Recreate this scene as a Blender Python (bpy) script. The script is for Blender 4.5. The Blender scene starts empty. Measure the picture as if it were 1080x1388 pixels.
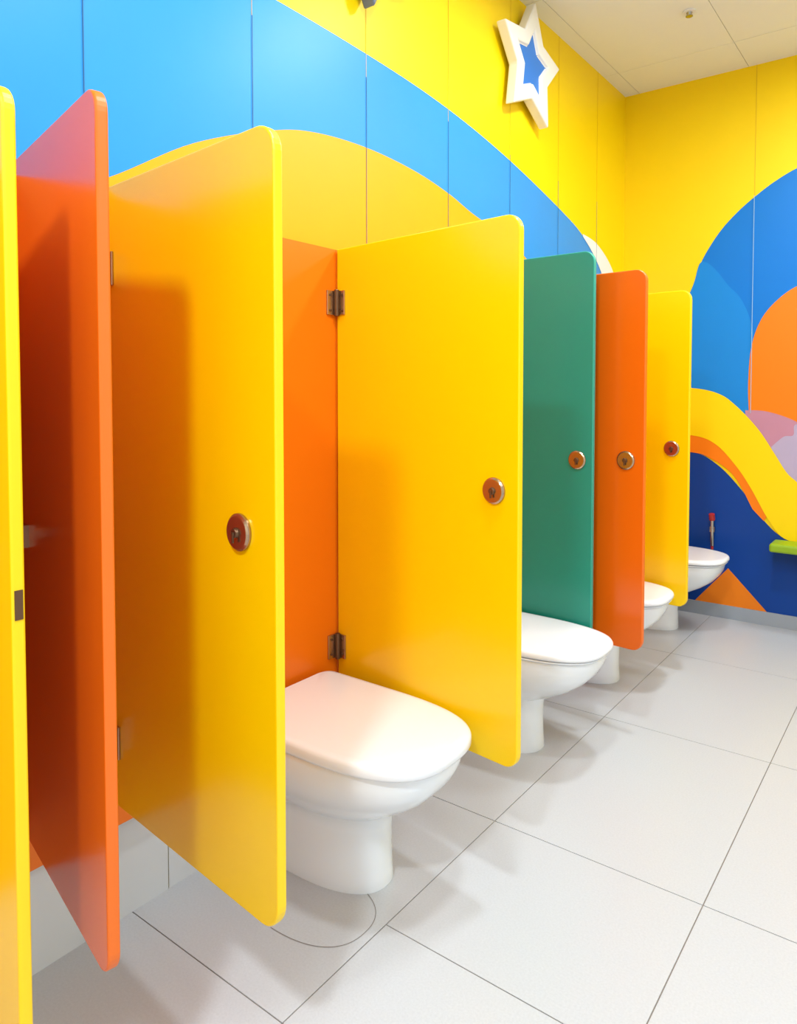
import bpy, bmesh, math, random
from mathutils import Vector, Matrix
random.seed(3)
H=1.29
W=-1.2*H      # lining plane
WU=W-0.04     # upper wall plane
KU=WU/W
YF=3.40*H
ZC=2.375*H
XR=2.0; YB=-2.2
F=985.0; CX=540.0; PITCH=0.0375; PPY=567.0
TH=math.atan2(742,985)

sc=bpy.context.scene
sc.view_settings.view_transform='Standard'
sc.view_settings.look='None'

def lin(c):
    return tuple(((x/255)/12.92 if x/255<=0.04045 else ((x/255+0.055)/1.055)**2.4) for x in c)+(1,)
def mat(name,rgb,rough=0.4,metal=0.0,spec=0.5,noise=0.0,nscale=8,bump=0.0,bscale=200,coat=0):
    m=bpy.data.materials.new(name); m.use_nodes=True
    nt=m.node_tree; b=nt.nodes['Principled BSDF']
    c=lin(rgb)
    b.inputs['Base Color'].default_value=c
    b.inputs['Roughness'].default_value=rough
    b.inputs['Metallic'].default_value=metal
    b.inputs['Specular IOR Level'].default_value=spec
    b.inputs['Coat Weight'].default_value=coat
    tc=nt.nodes.new('ShaderNodeTexCoord')
    n=nt.nodes.new('ShaderNodeTexNoise'); n.inputs['Scale'].default_value=nscale; n.inputs['Detail'].default_value=4
    nt.links.new(tc.outputs['Object'],n.inputs['Vector'])
    mx=nt.nodes.new('ShaderNodeMix'); mx.data_type='RGBA'
    d=1-noise
    mx.inputs[6].default_value=(c[0]*d,c[1]*d,c[2]*d,1); mx.inputs[7].default_value=c
    nt.links.new(n.outputs['Fac'],mx.inputs[0]); nt.links.new(mx.outputs[2],b.inputs['Base Color'])
    if bump>0:
        n2=nt.nodes.new('ShaderNodeTexNoise'); n2.inputs['Scale'].default_value=bscale
        nt.links.new(tc.outputs['Object'],n2.inputs['Vector'])
        bp=nt.nodes.new('ShaderNodeBump'); bp.inputs['Strength'].default_value=bump; bp.inputs['Distance'].default_value=0.002
        nt.links.new(n2.outputs['Fac'],bp.inputs['Height']); nt.links.new(bp.outputs['Normal'],b.inputs['Normal'])
    return m
M=dict(
 yellow=mat('yellow_laminate',(254,205,0),.22,noise=.04,spec=.45),
 yellowedge=mat('yellow_edge',(252,208,0),.4),
 orange=mat('orange_laminate',(232,100,10),.22,noise=.04,spec=.45),
 orangeedge=mat('orange_edge',(234,108,14),.4),
 green=mat('green_laminate',(24,140,122),.22,noise=.05,spec=.45),
 greenedge=mat('green_edge',(45,160,138),.4),
 lining=mat('orange_lining',(238,116,6),.35,noise=.05,spec=.4),
 wyellow=mat('yellow_paint',(254,216,0),.45,noise=.03,spec=.3),
 amber=mat('amber_paint',(248,168,8),.45,noise=.04,spec=.3),
 skyblue=mat('sky_blue_paint',(42,146,224),.42,noise=.06,spec=.3),
 blue=mat('blue_paint',(0,120,210),.42,noise=.06,spec=.3),
 midblue=mat('mid_blue_paint',(16,136,218),.42,noise=.06,spec=.3),
 navy=mat('navy_paint',(0,62,145),.42,noise=.06,spec=.3),
 morange=mat('mural_orange_paint',(245,128,16),.42,noise=.04,spec=.3),
 mauve=mat('mauve_paint',(196,138,158),.45,noise=.1,spec=.3),
 grey=mat('pale_mauve_paint',(186,172,198),.45,noise=.1,spec=.3),
 white=mat('white_paint',(240,240,240),.45),
 wallwhite=mat('white_wall_paint',(228,233,238),.6),
 ceil=mat('ceiling_tile',(236,238,236),.8,noise=.03,bump=.1,bscale=300),
 ceilgap=mat('ceiling_gap',(205,200,185),.8),
 seam=mat('seam_dark',(30,85,130),.6),
 seamy=mat('seam_yellow',(222,178,0),.6),
 seaml=mat('seam_light',(150,190,215),.6),
 tile=mat('floor_tile',(199,201,204),.33,noise=.20,nscale=190,bump=.06,bscale=150),
 grout=mat('grout',(130,120,112),.8),
 base=mat('baseboard_grey',(158,162,168),.5),
 plinth=mat('plinth_tile',(210,210,208),.4),
 ceramic=mat('white_ceramic',(240,242,244),.07,spec=.6,coat=.3),
 seat=mat('white_seat_plastic',(242,243,246),.14,spec=.5),
 gap=mat('dark_gap',(60,56,54),.7),
 bronze=mat('bronze_metal',(190,162,132),.22,metal=.95,noise=.2),
 bronzed=mat('dark_bronze',(112,84,62),.35,metal=.8),
 steel=mat('steel',(170,168,162),.25,metal=1),
 red=mat('red_plastic',(170,40,30),.4),
 lime=mat('lime_plastic',(140,175,20),.4),
 starw=mat('star_white',(244,240,234),.4),
 starb=mat('star_blue',(30,120,215),.35),
 starg=mat('star_slate',(96,104,122),.4),
 lamp=mat('lamp_housing',(235,235,235),.5),
)

def link(o):
    sc.collection.objects.link(o); return o
def mesh(name,bm,mats,parent=None,smooth=False,loc=(0,0,0)):
    me=bpy.data.meshes.new(name); bm.normal_update(); bm.to_mesh(me); bm.free()
    for m in mats: me.materials.append(M[m])
    if smooth:
        for p in me.polygons: p.use_smooth=True
    o=link(bpy.data.objects.new(name,me)); o.location=loc
    if parent: o.parent=parent
    return o
def empty(name,loc=(0,0,0),rotz=0,parent=None):
    o=link(bpy.data.objects.new(name,None)); o.location=loc; o.rotation_euler=(0,0,rotz); o.empty_display_size=.1
    if parent:o.parent=parent
    return o
def addbox(bm,x0,x1,y0,y1,z0,z1,mi=0):
    vs=[bm.verts.new(p) for p in [(x0,y0,z0),(x1,y0,z0),(x1,y1,z0),(x0,y1,z0),(x0,y0,z1),(x1,y0,z1),(x1,y1,z1),(x0,y1,z1)]]
    for f in [(0,3,2,1),(4,5,6,7),(0,1,5,4),(1,2,6,5),(2,3,7,6),(3,0,4,7)]:
        fa=bm.faces.new([vs[i] for i in f]); fa.material_index=mi
def box(name,b,m,parent=None,bev=0):
    bm=bmesh.new(); addbox(bm,*b)
    o=mesh(name,bm,[m],parent)
    if bev:
        md=o.modifiers.new('b','BEVEL'); md.width=bev; md.segments=3
    return o
def catmull(pts,n=8):
    out=[]
    P=[pts[0]]+list(pts)+[pts[-1]]
    for i in range(1,len(P)-2):
        p0,p1,p2,p3=[Vector(P[j]) for j in (i-1,i,i+1,i+2)]
        for k in range(n):
            t=k/n
            out.append(tuple(.5*((2*p1)+(p2-p0)*t+(2*p0-5*p1+4*p2-p3)*t*t+(3*p1-p0-3*p2+p3)*t**3)))
    out.append(tuple(pts[-1])); return out

# ---------- room shell
box('wall_left',(WU-.1,WU,YB,YF+.1,0,ZC),'wyellow')
box('wall_far',(WU-.1,XR+.1,YF,YF+.1,0,ZC),'wyellow')
box('wall_right',(XR,XR+.1,YB,YF+.1,0,ZC),'wallwhite')
box('wall_back',(WU-.1,XR+.1,YB-.1,YB,0,ZC),'wallwhite')
bm=bmesh.new(); addbox(bm,WU-.1,XR+.1,YB-.1,YF+.1,ZC+.004,ZC+.1,1)
cs=.6
x0=-.70*H-3*cs
while x0<XR:
    y0=YF-.35-8*cs*1.6
    while y0<YF:
        a,b,c,d=max(x0+.0015,WU),min(x0+cs-.0015,XR),max(y0+.0015,YB),min(y0+cs*1.6-.0015,YF)
        if a<b and c<d: addbox(bm,a,b,c,d,ZC,ZC+.004,0)
        y0+=cs*1.6
    x0+=cs
mesh('ceiling',bm,['ceil','ceilgap'])
bm=bmesh.new(); addbox(bm,WU-.1,XR+.1,YB-.1,YF+.1,-.1,-.002,1)
fs=.977
tw=.472*H*fs; tl=.694*H*fs; g=.0015
for i in range(-3,8):
    xa=-.364*H*fs+i*tw; xb=xa+tw
    ys=[1.491*H*fs+j*tl for j in range(-5,5)]
    if i==-1: ys.append(1.07*H*fs)
    ys.sort()
    for j in range(len(ys)-1):
        a,b,c,d=max(xa+g,WU),min(xb-g,XR),max(ys[j]+g,YB),min(ys[j+1]-g,YF)
        if a<b and c<d: addbox(bm,a,b,c,d,-.002,0,0)
mesh('floor',bm,['tile','grout'])
box('baseboard_far',(WU,XR,YF-.012,YF,0,.075),'base')
ZP=1.345*H
bm=bmesh.new()
edges=[-1.0*H,.02*H,.73*H,1.336*H,2.02*H,2.64*H,YF]
for a,b in zip(edges[:-1],edges[1:]):
    addbox(bm,WU,W,a+.001,b-.001,.2*H,ZP)
mesh('wall_left_lining',bm,['lining'])
bm=bmesh.new()
y=-1.0*H
while y<YF:
    addbox(bm,WU,WU+.006,y+.0015,min(y+.6,YF)-.0015,0,.2*H); y+=.6
mesh('baseboard_left',bm,['plinth'])

# ---------- mural
mur=empty('wall_mural')
def wpt(p,off): return (WU+off,p[0]*H*KU,H+(p[1]-1)*H*KU)
def wstrip(name,pts,base,m,off):
    bm=bmesh.new(); A=[bm.verts.new(wpt(p,off)) for p in pts]; B=[bm.verts.new(wpt((p[0],min(base,p[1])),off)) for p in pts]
    for i in range(len(pts)-1): bm.faces.new((A[i],B[i],B[i+1],A[i+1]))
    bmesh.ops.remove_doubles(bm,verts=bm.verts,dist=1e-5)
    bm.normal_update()
    for f in bm.faces:
        if f.normal.x<0: f.normal_flip()
    mesh(name,bm,[m],mur)
def wpoly(name,pts,m,off):
    bm=bmesh.new(); vs=[bm.verts.new(wpt(p,off)) for p in pts]
    f=bm.faces.new(vs); bm.normal_update()
    if f.normal.x<0: f.normal_flip()
    bmesh.ops.triangulate(bm,faces=[f])
    mesh(name,bm,[m],mur)
def fpoly(name,pts,m,off):
    bm=bmesh.new(); vs=[bm.verts.new((p[0],YF-off,p[1])) for p in pts]
    f=bm.faces.new(vs); bm.normal_update()
    if f.normal.y>0: f.normal_flip()
    bmesh.ops.triangulate(bm,faces=[f])
    mesh(name,bm,[m],mur)
outer=catmull([(-1.6,1.2),(-1.0,1.5),(-.3,1.72),(.5,1.825),(1.0,1.858),(1.456,1.858),(1.836,1.836),(2.225,1.78),(2.678,1.683),(2.86,1.626),(3.1,1.52),(3.26,1.40),(3.3,1.345)])
wstrip('blue_arch',outer,1.2,'skyblue',.001)
inner=catmull([(.56,1.30),(.73,1.3775),(.92,1.49),(1.127,1.573),(1.27,1.608),(1.456,1.622),(1.661,1.614),(1.836,1.589),(1.981,1.555),(2.2,1.515),(2.39,1.45),(2.6,1.35),(2.65,1.3)])
wstrip('amber_arch',inner,1.28,'amber',.002)
wc=catmull([(2.84,1.64),(2.98,1.625),(3.12,1.57),(3.22,1.49),(3.27,1.40)])
wc2=catmull([(3.12,1.40),(3.05,1.50),(2.95,1.575),(2.84,1.63)])
wpoly('white_crescent',wc+wc2,'white',.003)
bm=bmesh.new()
ys=[(.575+(i-4)*.3185)*abs(WU) for i in range(12)]
for y in ys:
    if y<YF-.05 and y>YB:
        addbox(bm,WU+.003,WU+.0038,y-.001,y+.001,ZP,1.82*H,0)
        addbox(bm,WU+.0015,WU+.002,y-.001,y+.001,1.82*H,ZC,1)
mesh('wall_seams',bm,['seam','seamy'],mur)

def fp(u,v):
    # measured photo survey -> far wall (X,Z) metres
    w=(PPY-v)/F; s=(u-CX)/F
    c,sn=math.cos(PITCH),math.sin(PITCH)
    f=c+w*sn; z=-sn+w*c
    st,ct=math.sin(TH),math.cos(TH)
    dx=-f*st+s*ct; dy=f*ct+s*st
    t=YF/dy
    return (dx*t,H+z*t)
def fps(l,n=8): return catmull([fp(*p) for p in l],n)
blue=fps([(905,470),(925,420),(940,385),(952,352),(975,315),(1000,287),(1025,265),(1050,246),(1080,228),(1130,205),(1200,190)])+[fp(1200,520),fp(1060,640),fp(905,600)]
fpoly('blue_disc',blue,'blue',.001)
mb=fps([(905,470),(925,420),(940,385),(948,358),(958,356),(972,368),(988,388),(1002,402),(1014,425),(1021,450)],6)+[fp(1020,640),fp(905,600)]
fpoly('mid_blue_patch',mb,'midblue',.002)
od=fps([(1200,360),(1130,370),(1080,388),(1050,410),(1030,436),(1018,472),(1014,520),(1015,562)])+[fp(1080,600),fp(1200,640)]
fpoly('orange_disc',od,'morange',.003)
fpoly('mauve_patch',fps([(1010,556),(1040,558),(1080,572),(1120,600)])+[fp(1120,720),fp(1010,620)],'mauve',.004)
fpoly('pale_patch',fps([(1045,606),(1062,592),(1075,590),(1080,575),(1120,590)])+[fp(1120,720),fp(1060,650)],'grey',.005)
fpoly('navy_field',fps([(880,610),(938,612),(975,632),(1010,670),(1035,705),(1060,728),(1090,738),(1150,740),(1250,740)])+[fp(1250,900),fp(880,860)],'navy',.0045)
fpoly('orange_band',fps([(880,588),(938,588),(972,600),(1000,632),(1022,668),(1040,700)])+[fp(1035,706)]+fps([(1020,690),(995,645),(965,622),(938,613),(880,610)]),'morange',.0055)
fpoly('yellow_band',fps([(880,526),(938,526),(975,534),(1000,552),(1028,582),(1050,615),(1066,640),(1082,655),(1120,690)])+[fp(1150,745)]+fps([(1090,738),(1060,728),(1040,702),(1018,662),(998,632),(970,602),(938,590),(880,588)]),'wyellow',.0065)
fpoly('orange_triangle',[fp(987,770),fp(1056,848),fp(1062,870),fp(880,870),fp(900,850),fp(940,815)],'morange',.0055)
bm=bmesh.new(); sx=fp(1022,300)[0]
addbox(bm,sx-.0015,sx+.0015,YF-.0078,YF-.007,fp(1018,560)[1],fp(1024,265)[1],0)
addbox(bm,sx-.0012,sx+.0012,YF-.0012,YF-.0005,fp(1024,265)[1],ZC,1)
mesh('far_seam',bm,['seaml','seamy'],mur)

# ---------- partition panels
def rr(L,z0,z1,r1,r2,n=8):
    pts=[(0,z0)]
    for i in range(n+1):
        a=-math.pi/2+i/n*math.pi/2; pts.append((L-r2+r2*math.cos(a),z0+r2+r2*math.sin(a)))
    for i in range(n+1):
        a=i/n*math.pi/2; pts.append((L-r1+r1*math.cos(a),z1-r1+r1*math.sin(a)))
    pts.append((0,z1)); return pts
def cyl(bm,c,axis,r,h,mi=0,n=24,r2=None):
    r2=r if r2 is None else r2
    q=Vector(axis).to_track_quat('Z','Y').to_matrix().to_4x4()
    mtx=Matrix.Translation(Vector(c)+Vector(axis).normalized()*h/2)@q
    res=bmesh.ops.create_cone(bm,cap_ends=True,segments=n,radius1=r,radius2=r2,depth=h,matrix=mtx)
    fs=set(f for v in res['verts'] for f in v.link_faces)
    for f in fs: f.material_index=mi
    return fs
def panel(hx,hy,fx,fy,col,ztop=1.345*H,zbot=.25*H,knob=.09,kz=.80*H,th=.02,rad=.042,hs=1):
    L=math.hypot(fx-hx,fy-hy); a=math.atan2(fy-hy,fx-hx)
    p=empty('toilet_partition_panel',(hx,hy,0),a)
    pts=rr(L,zbot,ztop,rad,rad)
    bm=bmesh.new()
    A=[bm.verts.new((x,-th/2,z)) for x,z in pts]; B=[bm.verts.new((x,th/2,z)) for x,z in pts]
    bm.faces.new(A); bm.faces.new(B[::-1])
    n=len(pts)
    for i in range(n):
        f=bm.faces.new((A[i],B[i],B[(i+1)%n],A[(i+1)%n])); f.material_index=1
    bmesh.ops.recalc_face_normals(bm,faces=bm.faces)
    o=mesh('board',bm,[col,col+'edge'],p)
    md=o.modifiers.new('b','BEVEL'); md.width=.004; md.segments=3; md.limit_method='ANGLE'; md.angle_limit=math.radians(50)
    for k,z in enumerate((1.214*H,.37*H)):
        bm=bmesh.new()
        addbox(bm,.002,.040,-th/2-.006,-th/2,z-.038,z+.038)
        addbox(bm,-.002,.006,-th/2-.044,-th/2-.004,z-.038,z+.038)
        cyl(bm,(.012,-th/2-.011,z-.041),(0,0,1),.008,.082,1,16)
        for dz in (-.024,.024): cyl(bm,(.029,-th/2-.006,z+dz),(0,-1,0),.004,.003,1,12)
        for dz in (-.024,.024): cyl(bm,(.006,-th/2-.032,z+dz),(1,0,0),.004,.003,1,12)
        if hs<0:
            for v in bm.verts: v.co.y=-v.co.y
            bmesh.ops.reverse_faces(bm,faces=bm.faces)
        h=mesh('hinge_%d'%(k+1),bm,['bronze','bronzed'],p)
        md=h.modifiers.new('b','BEVEL'); md.width=.0015; md.segments=2; md.limit_method='ANGLE'
    if knob:
        bm=bmesh.new()
        for s in (-1,1):
            y=s*th/2
            cyl(bm,(L-knob,y,kz),(0,s,0),.035,.006,0,40)
            cyl(bm,(L-knob,y+s*.006,kz),(0,s,0),.035,.004,0,40,.030)
            cyl(bm,(L-knob,y+s*.010,kz),(0,s,0),.010,.006,1,20,.008)
            if s==-1: addbox(bm,L-knob-.0025,L-knob+.0025,y-.019,y-.015,kz-.018,kz+.002,1)
            else: addbox(bm,L-knob-.006,L-knob+.006,y+.012,y+.03,kz-.018,kz+.018,1)
        k=mesh('latch_knob',bm,['bronze','bronzed'],p)
        md=k.modifiers.new('b','BEVEL'); md.width=.001; md.segments=2; md.limit_method='ANGLE'
    return p
HX=W+.006
p=panel(HX,.405*H,-.836*H,.393*H,'yellow',zbot=.22*H)
bm=bmesh.new(); L=(-.836*H-HX)
addbox(bm,L-.001,L+.0015,-.006,.006,.757*H-.022,.757*H+.022)
mesh('strike_plate',bm,['bronzed'],p)
p=panel(HX,.57*H,-.797*H,.481*H,'orange',knob=0,ztop=1.36*H,zbot=.278*H,hs=-1)
bm=bmesh.new()
addbox(bm,.055,.095,-.020,-.01,.776*H-.022,.776*H+.022); cyl(bm,(.075,-.018,.776*H),(0,-1,0),.013,.028,0,20); cyl(bm,(.075,-.046,.776*H),(0,-1,0),.016,.012,1,20)
o=mesh('door_bumper',bm,['bronze','gap'],p)
panel(HX,.732*H,-.714*H,.683*H,'yellow',knob=.105,ztop=1.358*H,rad=.05)
panel(HX,1.345*H,-.662*H,1.277*H,'yellow',knob=.075,zbot=.245*H)
panel(HX,2.02*H,-.805*H,2.0*H,'green',ztop=1.40*H,knob=.06)
panel(HX,2.12*H,-.68*H,2.07*H,'orange',knob=.07)
panel(HX,2.63*H,-.70*H,2.59*H,'yellow',knob=.075)

# ---------- toilets
def ring2(front,hw,z,back=0.0,p=2.75,n=44):
    pts=[]
    xs=back+(front-back)*.40; a=front-xs
    for i in range(n+1):
        t=-math.pi/2+math.pi*i/n
        c,s=math.cos(t),math.sin(t)
        pts.append((xs+a*max(c,0)**(2/p),hw*math.copysign(abs(s)**(2/p),s),z))
    r=min(.03,hw*.3)
    bk=[(xs-(xs-back)*.5,hw),(back+r,hw)]
    for i in range(1,4):
        a2=i/3*math.pi/2; bk.append((back+r-r*math.sin(a2),hw-r+r*math.cos(a2)))
    for i in range(1,4): bk.append((back,(hw-r)*(1-2*i/4)))
    bk2=[(x,-y) for x,y in bk[:5][::-1]]
    pts+= [(x,y,z) for x,y in bk]+[(x,y,z) for x,y in bk2]
    return pts
def loft(bm,rings,mi=0,caps=True):
    R=[[bm.verts.new(p) for p in r] for r in rings]
    n=len(R[0])
    for a,b in zip(R[:-1],R[1:]):
        for i in range(n):
            f=bm.faces.new((a[i],a[(i+1)%n],b[(i+1)%n],b[i])); f.material_index=mi
    if caps:
        f=bm.faces.new(R[0][::-1]); f.material_index=mi
        f=bm.faces.new(R[-1]); f.material_index=mi
def smoothcap(o,ang=40):
    for p in o.data.polygons: p.use_smooth=True
    o.data.set_sharp_from_angle(angle=math.radians(ang))
def toilet(yc,hw=.193,front=.614,thick=False):
    p=empty('toilet',(W+.003,yc,0))
    kx=front/.614; kw=hw/.193
    bm=bmesh.new()
    prof=[(0,.408,.113),(.005,.410,.114),(.03,.407,.112),(.10,.404,.110),(.16,.406,.111),(.19,.411,.114),(.205,.424,.120),(.222,.452,.132),(.25,.500,.152),(.285,.545,.170),(.32,.575,.182),(.35,.591,.187),(.372,.597,.188),(.381,.597,.188),(.385,.592,.184)]
    loft(bm,[ring2(f*(kx if z>.2 else 1),h*(kw if z>.2 else 1),z,p=2.3+.3*min(1,max(0,(z-.2)/.1))) for z,f,h in prof])
    o=mesh('bowl',bm,['ceramic'],p); smoothcap(o,50)
    bm=bmesh.new()
    loft(bm,[ring2(.585*kx,.180*kw,z,.03) for z in (.383,.3975)])
    mesh('seat_gap_shade',bm,['gap'],p)  # dark filler, paints in the shade of the gap below the lid
    if not thick:
        bm=bmesh.new()
        prof=[(.3865,.600,.187),(.3875,.606,.190),(.390,.608,.191),(.3925,.606,.190),(.393,.60,.185)]
        loft(bm,[ring2(f*kx,h*kw,z,.035) for z,f,h in prof])
        o=mesh('seat',bm,['seat'],p); smoothcap(o,60)
        prof=[(.3965,.604,.187),(.3975,.611,.191),(.403,.614,.193),(.411,.613,.1925),(.4175,.609,.189),(.4205,.601,.182),(.4213,.585,.170),(.4218,.40,.10)]
    else:
        prof=[(.3870,.602,.187),(.3885,.609,.191),(.395,.6135,.193),(.411,.614,.193),(.4175,.611,.1905),(.421,.604,.185),(.422,.588,.172),(.4225,.40,.10)]
    bm=bmesh.new()
    loft(bm,[ring2(f*kx,h*kw,z,.02+.06*(1 if h<.11 else 0),p=2.9) for z,f,h in prof])
    o=mesh('lid',bm,['seat'],p); smoothcap(o,60)
    bm=bmesh.new()
    for s in (-1,1): cyl(bm,(.03,s*.075,.384),(0,0,1),.012,.03,0,20)
    mesh('seat_hinges',bm,['steel'],p)
    return p
toilet(1.13*H,hw=.207,front=.618,thick=True)
toilet(1.835*H,hw=.20,front=.648)
toilet(2.43*H,hw=.20,front=.63)
toilet(3.125*H,hw=.203,front=.655)
bm=bmesh.new()
a=ring2(.470,.122,.0010,.15,2.4); b=ring2(.4715,.1235,.0010,.15,2.4)
A=[bm.verts.new((q[0]+W,q[1]+1.005*H,q[2])) for q in a]; B=[bm.verts.new((q[0]+W,q[1]+1.005*H,q[2])) for q in b]
for i in range(len(A)-14):
    f=bm.faces.new((A[i],B[i],B[i+1],A[i+1]))
mesh('trim_floor_caulk_line',bm,['grout'])

# ---------- stars
def star(y,z,R,rot,name='star_wall_decoration',wm='starw',bmn='starb',ri=.54):
    p=empty(name,(WU+.02,y,z)); p.rotation_euler=(rot,0,0)
    def pts(R,r): 
        return [((R if i%2==0 else r)*math.sin(i*math.pi/5),(R if i%2==0 else r)*math.cos(i*math.pi/5)) for i in range(10)]
    bm=bmesh.new()
    A=[bm.verts.new((0,a,b)) for a,b in pts(R,R*ri)]; B=[bm.verts.new((.05,a,b)) for a,b in pts(R,R*ri)]
    C=[bm.verts.new((.05,a,b)) for a,b in pts(R*.56,R*.56*ri)]; D=[bm.verts.new((.035,a,b)) for a,b in pts(R*.54,R*.54*ri)]
    bm.faces.new(A)
    for i in range(10):
        j=(i+1)%10
        bm.faces.new((A[i],A[j],B[j],B[i])); bm.faces.new((B[i],B[j],C[j],C[i])); bm.faces.new((C[i],C[j],D[j],D[i]))
    f=bm.faces.new(D); f.material_index=1
    bmesh.ops.recalc_face_normals(bm,faces=bm.faces)
    o=mesh('star_body',bm,[wm,bmn],p)
    md=o.modifiers.new('b','BEVEL'); md.width=.010; md.segments=3; md.limit_method='ANGLE'; md.angle_limit=math.radians(35)
    bm=bmesh.new(); cyl(bm,(-.018,0,0),(1,0,0),.02,.02); mesh('mount',bm,['steel'],p)
star(2.35*H,2.14*H,.22*H,math.radians(-3))
star(1.465*H,2.145*H,.17*H,math.radians(36),wm='starg',bmn='starw')

# ---------- small objects
bm=bmesh.new()
cyl(bm,(0,0,0),(0,0,-1),.030,.006,0,32); cyl(bm,(0,0,-.006),(0,0,-1),.014,.014,1,24,.010); cyl(bm,(0,0,-.020),(0,0,-1),.016,.003,1,24)
mesh('ceiling_sprinkler',bm,['lamp','steel'],loc=(-.775*H,2.78*H,ZC-.0005))
hx,hz=fp(967,715)
p=empty('bidet_sprayer',(hx,YF-.006,hz))
bm=bmesh.new(); cyl(bm,(0,-.02,-.10),(0,-.05,1),.010,.16,0,16); cyl(bm,(0,-.03,.05),(0,-.3,1),.016,.035,1,16); addbox(bm,-.012,.012,-.03,0,-.02,.01,0)
cyl(bm,(0,-.02,-.12),(0,0,1),.007,.03,1,12)
mesh('spray_handle',bm,['steel','red'],p)
a=fp(1047,728); b=fp(1047,752)
p=empty('baby_changing_table',(a[0]+.01,YF-.006,b[1]))
bm=bmesh.new(); addbox(bm,0,.75,-.16,0,.045,.09); o=mesh('shelf',bm,['lime'],p); md=o.modifiers.new('b','BEVEL'); md.width=.012; md.segments=3
bm=bmesh.new(); addbox(bm,.16,.19,-.12,0,-.06,.046); addbox(bm,.64,.67,-.12,0,-.06,.046); mesh('brackets',bm,['navy'],p)

# ---------- lights
def lamp(x,y,sx,sy,e,col=(.84,.935,1.0)):
    p=empty('ceiling_or_fill_light',(x,y,ZC-.001))
    bm=bmesh.new(); t=.02
    addbox(bm,-sx/2-t,sx/2+t,-sy/2-t,-sy/2,-.03,0); addbox(bm,-sx/2-t,sx/2+t,sy/2,sy/2+t,-.03,0)
    addbox(bm,-sx/2-t,-sx/2,-sy/2,sy/2,-.03,0); addbox(bm,sx/2,sx/2+t,-sy/2,sy/2,-.03,0)
    mesh('light_frame',bm,['lamp'],p)
    l=bpy.data.lights.new('light_panel','AREA'); l.shape='RECTANGLE'; l.size=sx; l.size_y=sy; l.energy=e; l.color=col
    o=link(bpy.data.objects.new('light_panel',l)); o.parent=p; o.location=(0,0,-.025)
lamp(-.17*H,-.57*H,.22,.22,72)
lamp(-.45*H,.95*H,.2,.2,27)
lamp(-.45*H,2.0*H,.2,.2,32)
lamp(.3,2.9*H,.6,.6,36)
lamp(1.2,.6,.6,.6,30)  # unseen fill lamp and frame, added to lift the overall brightness
w=bpy.data.worlds.new('World'); sc.world=w; w.use_nodes=True
w.node_tree.nodes['Background'].inputs[0].default_value=(1,1,1,1); w.node_tree.nodes['Background'].inputs[1].default_value=.5

# ---------- camera
cam=bpy.data.cameras.new('camera'); co=link(bpy.data.objects.new('camera',cam))
co.location=(0,0,H); co.rotation_euler=(math.pi/2-PITCH,0,TH)
cam.sensor_fit='VERTICAL'; cam.sensor_height=36; cam.lens=F*36/1388; cam.shift_y=-(694-PPY)/1388
cam.clip_start=.02
sc.camera=co
